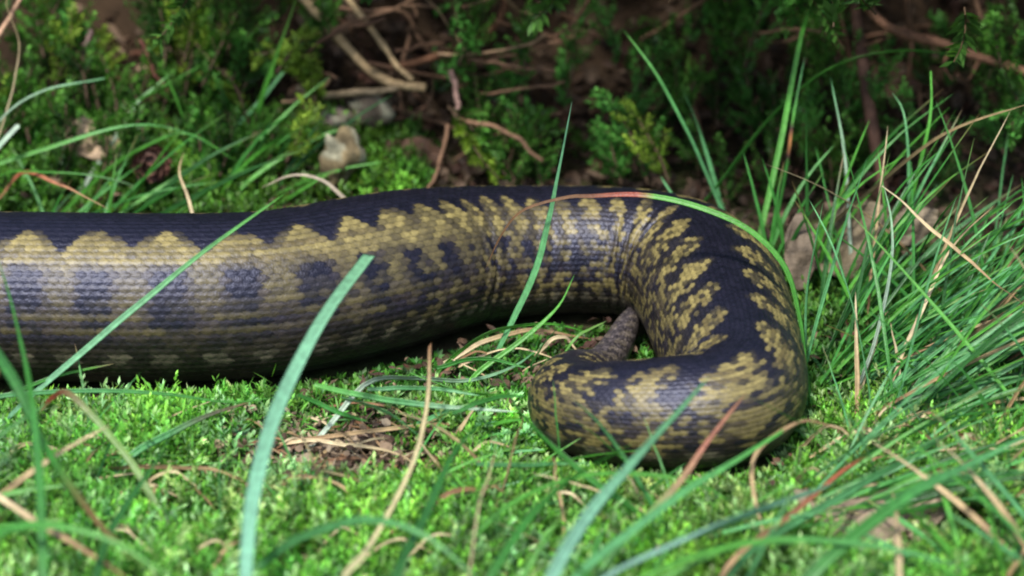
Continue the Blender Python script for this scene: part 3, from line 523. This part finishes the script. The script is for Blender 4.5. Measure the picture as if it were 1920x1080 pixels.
def lump(name, c, r3, col, label, cat, seed, m='stone', rough=.3):
    r = np.random.default_rng(seed); nu, nv_ = 26, 18; th = np.linspace(.02, math.pi-.02, nv_); fi = np.linspace(0, 2*math.pi, nu+1)[:-1]; TH, FI = np.meshgrid(th, fi, indexing='ij')
    D = np.stack([np.sin(TH)*np.cos(FI), np.sin(TH)*np.sin(FI), np.cos(TH)], -1); nz = vnoise(D[..., 0]*2+seed, D[..., 2]*2+D[..., 1])*.7+vnoise(D[..., 0]*5+D[..., 1]*3, D[..., 2]*5+seed)*.35
    P = D*np.array(r3)*(1-rough+rough*1.6*nz)[..., None]+np.array(c); cc = np.array(col)*(.25+1.3*vnoise(D[..., 0]*4+D[..., 1]*2, D[..., 2]*4+seed))[..., None]; lp = sst(.6, .75, vnoise(D[..., 0]*3+D[..., 1]*3+seed, D[..., 2]*3))[..., None]; cc = cc*(1-lp)+np.array([.24, .23, .16])*lp
    i = np.arange(nv_-1)[:, None]*nu; j = np.arange(nu)[None]; k = (j+1) % nu
    mb = MB(); mb.add(P.reshape(-1, 3), cc.reshape(-1, 3), None, np.stack([i+j, i+nu+j, i+nu+k, i+k], -1).reshape(-1, 4)); return tag(mb.build(name, M[m], None, c), label, cat)
lump('stone', at(642, 300, 7.2), (.45, .4, .72), (.15, .115, .06), 'pale yellowish lichen-stained stone behind the snake hump', 'stone', 1, rough=.6)
lump('stone', at(690, 212, 9.2), (.5, .4, .45), (.11, .085, .06), 'grey-brown crumbly stone above the yellowish stone', 'stone', 2, rough=.45)
lump('stone', at(620, 228, 9.2), (.45, .4, .3), (.16, .12, .10), 'dark crumbly stone left of the grey-brown one', 'stone', 4, rough=.45)
# brown cone with its scales
cc0 = at(285, 303, 6.8); ce = empty('fir_cone', cc0); mb = MB(); 
lump_c = MB(); 
for k in range(46):
    t = (k+.5)/46; a = k*2.4; z = 1-2*t; rr_ = math.sqrt(max(0, 1-z*z)); dr = np.array([rr_*math.cos(a), z*.9, rr_*math.sin(a)])
    p = dr*.30; s1 = np.cross(dr, [0, 1, .1]); s1 /= np.linalg.norm(s1); s2 = np.array([0, -1., 0])*.6+dr*.6
    mb2 = MB(); v = np.array([p-s1*.09, p+s1*.09, p+s1*.10+s2*.14, p+s2*.20, p-s1*.10+s2*.14, p+s2*.07+dr*.05]); mb2.add(v, np.array((.13, .06, .045))*random.uniform(.6, 1.5), [(0, 1, 5), (1, 2, 5), (2, 3, 5), (3, 4, 5), (4, 0, 5)])
    mb2.build('scale', M['litter'], ce)
cm = MB(); th = np.linspace(0, math.pi, 9); fi = np.linspace(0, 2*math.pi, 13)[:-1]
cm.add(np.array([[math.sin(a)*math.cos(b), math.cos(a), math.sin(a)*math.sin(b)] for a in th for b in fi])*.31, (.07, .035, .025), None, [(a*12+b, a*12+12+b, a*12+12+(b+1) % 12, a*12+(b+1) % 12) for a in range(8) for b in range(12)])
cm.build('core', M['litter'], ce); tag(ce, 'small brown scaly cone lying on the moss slope', 'cone')

def litter_field(n, box, seed, label, size, cols):
    r = np.random.default_rng(seed); X = r.uniform(box[0], box[1], n); Y = r.uniform(box[2], box[3], n); ok = clearv(X, Y, 1.0); X, Y = X[ok], Y[ok]; n = len(X)
    c = np.c_[X, Y, gz(X, Y)+r.uniform(.0, .35, n)]; u = r.normal(size=(n, 3)); u[:, 2] *= .5; u /= np.linalg.norm(u, axis=1)[:, None]; nn = r.normal(size=(n, 3))*.6+[0, -.3, 1]; v = np.cross(nn, u); v /= np.linalg.norm(v, axis=1)[:, None]; w_ = np.cross(u, v)
    l = (r.uniform(*size, n)*r.choice([1, 1, 1.6], n))[:, None]; b = l*r.choice([.12, .3, .6, .8], n)[:, None]; k = r.uniform(.05, .4, n)[:, None]*l
    V = np.stack([c-u*l, c-u*l*.4+v*b, c+u*l*.5+v*b*.8, c+u*l*1.1, c+u*l*.4-v*b*.9, c-u*l*.5-v*b*.7, c+w_*k], 1)
    cc = np.array(cols)[r.integers(0, len(cols), n)]*r.uniform(.5, 1.4, n)[:, None]; q0 = np.arange(n)[:, None]*7
    mb = MB(); mb.add(V.reshape(-1, 3), np.repeat(cc, 7, 0), np.vstack([q0+[a, (a+1) % 6, 6] for a in range(6)])); return tag(mb.build('leaf_litter', M['litter'], None, (0, 0, 0), False), label, 'litter', kind='stuff')
LC = [(.06, .035, .02), (.04, .022, .014), (.09, .055, .035), (.15, .10, .065), (.075, .032, .02)]
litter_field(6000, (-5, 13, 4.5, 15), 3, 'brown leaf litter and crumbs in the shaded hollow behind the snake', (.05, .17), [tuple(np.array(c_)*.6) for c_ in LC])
litter_field(900, (-14, -3, 5.5, 13), 4, 'brown crumbs of litter on the moss slope', (.06, .2), LC)
litter_field(1200, (4, 14, -6, 5), 5, 'brown litter under the right-hand grass', (.04, .14), LC)
litter_field(1500, (lit[0]-2.2, lit[0]+2.6, lit[1]-1.5, lit[1]+1.2), 6, 'brown crumbs on the bare litter patch before the snake', (.025, .10), [(.20, .14, .09), (.10, .06, .04), (.27, .21, .14), (.06, .04, .025)])
litter_field(1100, (-12, 12, -14, -1.5), 8, 'brown crumbs fallen on the front moss carpet', (.03, .12), [(.13, .075, .045), (.2, .13, .08), (.09, .05, .03)])
litter_field(800, (-4.8, 3.4, -2.2, 2.2), 7, 'dark crumbs in the hollow between the snake body, coil and tail', (.03, .12), LC)
moss_field('moss', 2000, (-4.8, 3.4, -1.9, 2.2), (.15, .4), .2, 10, (.012, .05, .006), (.09, .30, .035), 'low moss in the hollow between the snake body, coil and tail', 18)

# ---------------------------------------------------------------- twigs
def twig(pts, Y, w, col, label, branches=(), group=None, into=None):
    P3 = pix(pts, *Y); P = catmull(P3, 30); t = np.linspace(0, 1, 30)
    P = P+np.c_[vnoise(t*6, t*0+w)-.5, vnoise(t*5, t*0+w+4)-.5, vnoise(t*6, t*0+w+8)-.5]*.10
    mb = MB(); tube(mb, P, w*.005*(1.08-.25*t)*(.85+.35*vnoise(t*17, t*0+w)), np.array(col)*(.7+.6*vnoise(t*9, t*0+w))[:, None], 8)
    for bp, bw in branches:
        B = catmull(pix(bp, Y[0]+.3, Y[1]+.3), 16); tb = np.linspace(0, 1, 16); tube(mb, B, bw*.005*(1-.5*tb), np.array(col)*.85, 6)
    return tag(mb.build('twig', M['bark'], None, P[0]), label, 'twig', group)
OC = (.33, .235, .125); DB = (.085, .045, .026); MBc = (.15, .085, .05)
twig([(520, -80), (565, -10), (640, 85), (720, 150), (752, 162), (800, 164)], (10.4, 8.6), 21, OC, 'thick pale ochre twig slanting down to an elbow behind the snake')
twig([(625, -60), (655, 0), (700, 62), (740, 115), (770, 150)], (10.2, 8.8), 14, OC, 'thinner ochre twig meeting the elbow of the thick pale twig')
twig([(640, 18), (700, 24), (745, 20), (775, 55), (805, 95)], (9.8, 10.2), 10, MBc, 'slender grey-brown twig kinked above the elbow twig')
twig([(555, 162), (600, 176), (660, 178), (745, 163)], (9.2, 8.9), 15, (.20, .15, .09), 'level pale twig lying below the elbow twig')
twig([(730, 125), (800, 108), (870, 85), (925, 55), (955, -30)], (9.6, 10.8), 15, (.16, .075, .04), 'reddish brown twig curving up out of the dark hollow')
twig([(860, 125), (930, 112), (1010, 92), (1100, 58)], (9.8, 10.2), 10, MBc, 'thin brown twig running level across the dark hollow')
twig([(848, 135), (854, 170), (860, 208)], (8.6, 8.4), 12, (.26, .16, .13), 'short pinkish peeled twig stub in the dark hollow')
twig([(865, 228), (925, 240), (970, 265), (1020, 302)], (8.2, 7.4), 10, MBc, 'brown twig sloping down right behind the snake back')
twig([(842, 235), (826, 300), (806, 352)], (8, 6.4), 9, MBc, 'short brown twig leaning behind the snake hump')
twig([(560, 230), (650, 228), (740, 222), (800, 205)], (9.4, 9.6), 12, DB, 'dark twig lying over the crumbly stones')
twig([(1600, -40), (1640, 25), (1690, 60), (1780, 80), (1850, 108), (1960, 150)], (9.2, 7.6), 20, (.17, .085, .05), 'crooked brown heather branch drooping at the right edge', [([(1840, 105), (1815, 150), (1795, 140)], 10), ([(1790, 82), (1770, 120), (1785, 150)], 9), ([(1690, 60), (1640, 80), (1620, 85)], 9)])
twig([(1605, -30), (1618, 100), (1635, 210), (1652, 330), (1655, 400)], (9.4, 7.0), 28, (.075, .038, .026), 'dark upright heather stem behind the right-hand grass')
twig([(1570, 110), (1590, 200), (1640, 260)], (9, 8.6), 10, (.11, .06, .04), 'thin brown twig leaning on the dark heather stem')
twig([(1700, -20), (1705, 100), (1690, 200)], (10, 9.4), 14, DB, 'dark twig hanging behind the arching grass blade')
twig([(-20, 90), (10, 45), (50, -20)], (7.2, 7.6), 11, (.36, .22, .14), 'pale pinkish twig end above the bowed stalk')
twig([(158, 125), (163, 90), (166, 52)], (9.2, 9.6), 13, (.17, .11, .10), 'purplish broken stem stub among the mossy shoots')
twig([(265, 75), (290, 130), (330, 190)], (9, 8.6), 9, (.10, .035, .025), 'thin red-brown stem leaning among the mossy shoots')
r3 = random.Random(77)
for k in range(22):
    x = r3.uniform(570, 1010); y = r3.uniform(0, 260); a = r3.uniform(-.6, 1.2); l = r3.uniform(70, 240); Y0 = r3.uniform(8.8, 9.9); dx, dy = math.cos(a)*l/2, math.sin(a)*l/2
    cw, nm_ = r3.choice([(MBc, 'brown'), ((.20, .13, .075), 'pale brown'), (DB, 'dark brown')])
    twig([(x-dx, y-dy), (x+r3.uniform(-15, 15), y+r3.uniform(-15, 15)), (x+dx, y+dy)], (Y0, Y0+r3.uniform(-.8, .8)), r3.uniform(4, 8), cw, 'slender '+nm_+' twig in the tangle around the pale elbow twig', group='twigs tangled round the elbow twig')
r5 = random.Random(21)
for k in range(34):
    x = r5.uniform(560, 1900); y = r5.uniform(-20, 330); a = r5.uniform(0, 3.14); l = r5.uniform(80, 260); Y0 = r5.uniform(9.2, 11.2)
    dx, dy = math.cos(a)*l/2, math.sin(a)*l/2
    cw, nm_ = r5.choice([(DB, 'thin dark'), (DB, 'thin dark'), (MBc, 'thin light brown'), ((.11, .065, .04), 'thin mid brown')])
    twig([(x-dx, y-dy), (x+r5.uniform(-20, 20), y+r5.uniform(-20, 20)), (x+dx, y+dy)], (Y0, Y0+r5.uniform(-1, 1)), r5.uniform(5, 11), cw, nm_+' dead heather twig tangled in the dark hollow behind the snake', group='dead twigs in the hollow')

# ---------------------------------------------------------------- heather and moss shoots
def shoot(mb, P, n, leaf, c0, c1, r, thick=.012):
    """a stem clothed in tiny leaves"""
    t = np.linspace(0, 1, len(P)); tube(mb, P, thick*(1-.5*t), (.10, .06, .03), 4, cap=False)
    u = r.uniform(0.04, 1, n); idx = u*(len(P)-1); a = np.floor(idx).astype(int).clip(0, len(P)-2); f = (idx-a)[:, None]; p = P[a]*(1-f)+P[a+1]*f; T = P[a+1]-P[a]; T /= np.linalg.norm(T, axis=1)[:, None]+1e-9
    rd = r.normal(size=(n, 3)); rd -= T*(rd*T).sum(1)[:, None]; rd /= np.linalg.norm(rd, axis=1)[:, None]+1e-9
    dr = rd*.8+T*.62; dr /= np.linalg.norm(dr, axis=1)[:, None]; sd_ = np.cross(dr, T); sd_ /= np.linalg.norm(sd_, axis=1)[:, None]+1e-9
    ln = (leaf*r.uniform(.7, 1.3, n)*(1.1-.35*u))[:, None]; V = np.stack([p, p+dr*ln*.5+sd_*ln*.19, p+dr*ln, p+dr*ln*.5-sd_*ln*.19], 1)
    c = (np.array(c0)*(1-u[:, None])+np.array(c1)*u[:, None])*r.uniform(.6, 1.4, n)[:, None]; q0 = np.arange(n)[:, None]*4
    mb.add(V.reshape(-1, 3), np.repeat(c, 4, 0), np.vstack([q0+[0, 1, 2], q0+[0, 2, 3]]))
def sprig(pts, Y, c0, c1, label, seed, side=9, slen=.9, leaf=.19, group=None, nm='heather_sprig', dens=70):
    r = np.random.default_rng(seed); P = catmull(pix(pts, *Y), 18); st = MB(); t = np.linspace(0, 1, 18); tube(st, P, .03*(1-.7*t)+.008, (.055, .035, .02), 5)
    e = empty(nm, P[0]); st.build('stem', M['bark'], e, P[0]); fo = MB(); shoot(fo, P, int(dens*1.3), leaf, c0, c1, r)
    for k in range(side):
        i = int((.12+.85*(k+r.random())/side)*16); T = P[i+1]-P[i]; T /= np.linalg.norm(T); s_d = r.normal(size=3); s_d[1] *= .5; s_d -= T*(s_d@T); s_d /= np.linalg.norm(s_d)
        dr = s_d*.75+T*.6; l = slen*r.uniform(.5, 1.2)*(1.1-.6*i/17); tt = np.linspace(0, 1, 6)[:, None]; B = P[i]+dr*l*tt+T*l*.3*tt*tt; shoot(fo, B, int(dens*.6*l/slen)+12, leaf*.9, c0, c1, r, .008)
    fo.build('foliage', M['leaf'], e, P[0]); return tag(e, label, 'heather', group)
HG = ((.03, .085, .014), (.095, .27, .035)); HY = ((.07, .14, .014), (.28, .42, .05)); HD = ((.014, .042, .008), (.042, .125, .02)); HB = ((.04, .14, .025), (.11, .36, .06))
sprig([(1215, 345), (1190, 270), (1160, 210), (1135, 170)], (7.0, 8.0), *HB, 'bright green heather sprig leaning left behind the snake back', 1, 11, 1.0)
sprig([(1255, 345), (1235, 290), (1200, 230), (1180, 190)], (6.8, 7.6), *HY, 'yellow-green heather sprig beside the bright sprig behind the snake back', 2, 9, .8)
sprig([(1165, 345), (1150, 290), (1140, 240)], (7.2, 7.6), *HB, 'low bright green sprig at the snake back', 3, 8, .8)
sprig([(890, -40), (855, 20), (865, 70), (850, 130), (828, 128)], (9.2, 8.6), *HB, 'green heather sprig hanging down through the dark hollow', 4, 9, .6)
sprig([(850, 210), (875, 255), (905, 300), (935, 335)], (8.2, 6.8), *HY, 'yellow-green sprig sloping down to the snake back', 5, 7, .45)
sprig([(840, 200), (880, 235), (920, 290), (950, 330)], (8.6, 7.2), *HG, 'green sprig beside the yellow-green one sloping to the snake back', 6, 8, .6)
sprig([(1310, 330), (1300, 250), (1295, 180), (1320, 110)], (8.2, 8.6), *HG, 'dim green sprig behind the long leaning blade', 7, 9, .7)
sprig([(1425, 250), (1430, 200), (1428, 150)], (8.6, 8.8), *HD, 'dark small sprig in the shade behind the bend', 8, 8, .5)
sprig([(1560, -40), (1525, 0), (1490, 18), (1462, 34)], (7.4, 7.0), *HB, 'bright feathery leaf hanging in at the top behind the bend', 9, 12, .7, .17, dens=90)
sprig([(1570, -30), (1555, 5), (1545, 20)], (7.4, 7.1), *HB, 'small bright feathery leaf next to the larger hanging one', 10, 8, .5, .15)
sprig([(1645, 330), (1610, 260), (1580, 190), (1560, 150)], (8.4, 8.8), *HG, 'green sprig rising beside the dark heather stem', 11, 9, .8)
sprig([(1560, 360), (1555, 300), (1530, 250)], (7.4, 7.6), *HG, 'soft green sprig low behind the right-hand grass', 12, 9, .8)
sprig([(1960, 230), (1910, 190), (1880, 130), (1860, 40)], (6.8, 7.6), *HG, 'green sprig spreading at the end of the brown branch', 13, 10, .9)
sprig([(1950, 150), (1925, 200), (1890, 240)], (6.6, 6.2), *HB, 'bright sprig hanging below the end of the brown branch', 14, 9, .7)
sprig([(1880, -30), (1870, 60), (1850, 110)], (8.6, 8.2), *HG, 'dark green sprig above the brown branch', 15, 8, .6)
sprig([(470, 240), (440, 160), (400, 120), (335, 40), (300, -30)], (8.6, 9.6), *HY, 'long yellow-green mossy shoot among the slope shoots', 16, 12, .7)
sprig([(600, 200), (570, 125), (520, 100), (460, 105)], (8.6, 9.2), *HY, 'yellowish mossy shoot bending left below the pale twigs', 17, 9, .5)
sprig([(590, 190), (585, 140), (560, 95)], (8.4, 8.8), *HY, 'short bright yellow shoot beside the level pale twig', 18, 7, .4)
k = 0; r6 = random.Random(31)
for k in range(46):
    x = r6.uniform(-20, 540); y = r6.uniform(30, 300); a = r6.gauss(0, .7); l = r6.uniform(90, 190)
    Yb = 6.6+(320-y)/320*3.2+r6.uniform(-.5, .5)
    hc, nm_ = r6.choice([(HG, 'mid green')]*3+[(HD, 'dark green'), (HY, 'yellow-green'), (HB, 'bright green')])
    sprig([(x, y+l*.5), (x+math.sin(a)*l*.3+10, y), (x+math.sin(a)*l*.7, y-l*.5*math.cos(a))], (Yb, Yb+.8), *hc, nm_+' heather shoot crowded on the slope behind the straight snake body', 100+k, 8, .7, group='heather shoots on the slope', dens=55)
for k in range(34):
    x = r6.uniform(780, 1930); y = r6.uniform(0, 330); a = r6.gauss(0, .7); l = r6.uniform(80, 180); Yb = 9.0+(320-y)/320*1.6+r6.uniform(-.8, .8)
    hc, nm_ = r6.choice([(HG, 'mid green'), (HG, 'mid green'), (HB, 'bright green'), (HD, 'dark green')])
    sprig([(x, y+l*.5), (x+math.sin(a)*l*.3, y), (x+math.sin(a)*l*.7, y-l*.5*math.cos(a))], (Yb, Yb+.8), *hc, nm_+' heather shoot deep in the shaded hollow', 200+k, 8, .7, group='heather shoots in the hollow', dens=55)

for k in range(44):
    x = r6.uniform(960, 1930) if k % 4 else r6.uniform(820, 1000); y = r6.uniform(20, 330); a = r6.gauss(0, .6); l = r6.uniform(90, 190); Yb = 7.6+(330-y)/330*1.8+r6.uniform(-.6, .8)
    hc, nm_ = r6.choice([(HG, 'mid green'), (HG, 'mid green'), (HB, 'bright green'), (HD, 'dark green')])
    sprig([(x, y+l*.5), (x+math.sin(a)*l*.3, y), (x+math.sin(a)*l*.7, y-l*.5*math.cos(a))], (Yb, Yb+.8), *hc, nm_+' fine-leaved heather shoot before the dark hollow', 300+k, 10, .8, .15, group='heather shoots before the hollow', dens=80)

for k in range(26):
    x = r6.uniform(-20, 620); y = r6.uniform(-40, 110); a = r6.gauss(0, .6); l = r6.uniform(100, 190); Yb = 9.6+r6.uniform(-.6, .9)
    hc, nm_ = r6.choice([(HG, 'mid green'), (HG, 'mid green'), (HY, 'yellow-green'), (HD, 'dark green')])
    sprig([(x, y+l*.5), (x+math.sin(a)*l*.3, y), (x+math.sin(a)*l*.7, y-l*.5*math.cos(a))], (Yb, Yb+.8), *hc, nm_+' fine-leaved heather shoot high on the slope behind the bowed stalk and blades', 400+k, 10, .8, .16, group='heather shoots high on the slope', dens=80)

# heather bushes: woody stems, crowns above and behind the frame that shade the hollow
def bush(cx, cy, front, zlow, seed, label, half=6.0):
    r = np.random.default_rng(seed); b = np.array([cx, cy, float(gz(cx, cy))]); e = empty('heather_bush', b); st = MB(); fo = MB()
    for k in range(9):
        tgt = np.array([cx+r.uniform(-half, half)*.8, r.uniform(front+2, cy+8), zlow+r.uniform(2, 9)]); mid = b*.5+tgt*.5+r.normal(0, .6, 3); mid[1] += 1.2; base = b+[r.normal(0, .6), r.normal(0, .6), -.3]
        P = catmull(np.array([base, mid, tgt]), 14); tube(st, P, .22*(1-.6*np.linspace(0, 1, 14)), (.09, .05, .03), 6)
    st.build('stem', M['bark'], e, b)
    for k in range(700):
        X = cx+r.uniform(-half, half); Y = r.uniform(front, cy+9); d_ = (Y-front)/6; Z = zlow+r.uniform(0, 3.5)+max(0, .5-d_)*1.5+2.5*min(1, max(0, d_))*r.random()
        p = np.array([X, Y, Z]); dr = r.normal(0, .5, 3)+[0, -.25, .9]; dr /= np.linalg.norm(dr); l = r.uniform(1.0, 2.2); tt = np.linspace(0, 1, 6)[:, None]
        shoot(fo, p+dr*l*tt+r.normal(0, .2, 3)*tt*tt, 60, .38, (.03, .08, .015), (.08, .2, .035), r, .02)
    fo.build('crown', M['leaf'], e, b); return tag(e, label, 'heather bush')
bush(-10, 19, 10.5, 6.2, 1, 'heather bush above the moss slope, reaching over the mossy shoots')
bush(-1, 17, 5.0, 5.0, 2, 'heather bush overhanging the pale elbow twigs')
bush(8, 17, 3.8, 4.8, 3, 'heather bush overhanging the dark hollow and brown branch')
bush(18, 18, 4.0, 5.0, 4, 'heather bush beyond the right-hand grass', 5)
bush(-20, 20, 10, 6.2, 5, 'heather bush at the far end of the moss slope', 5)
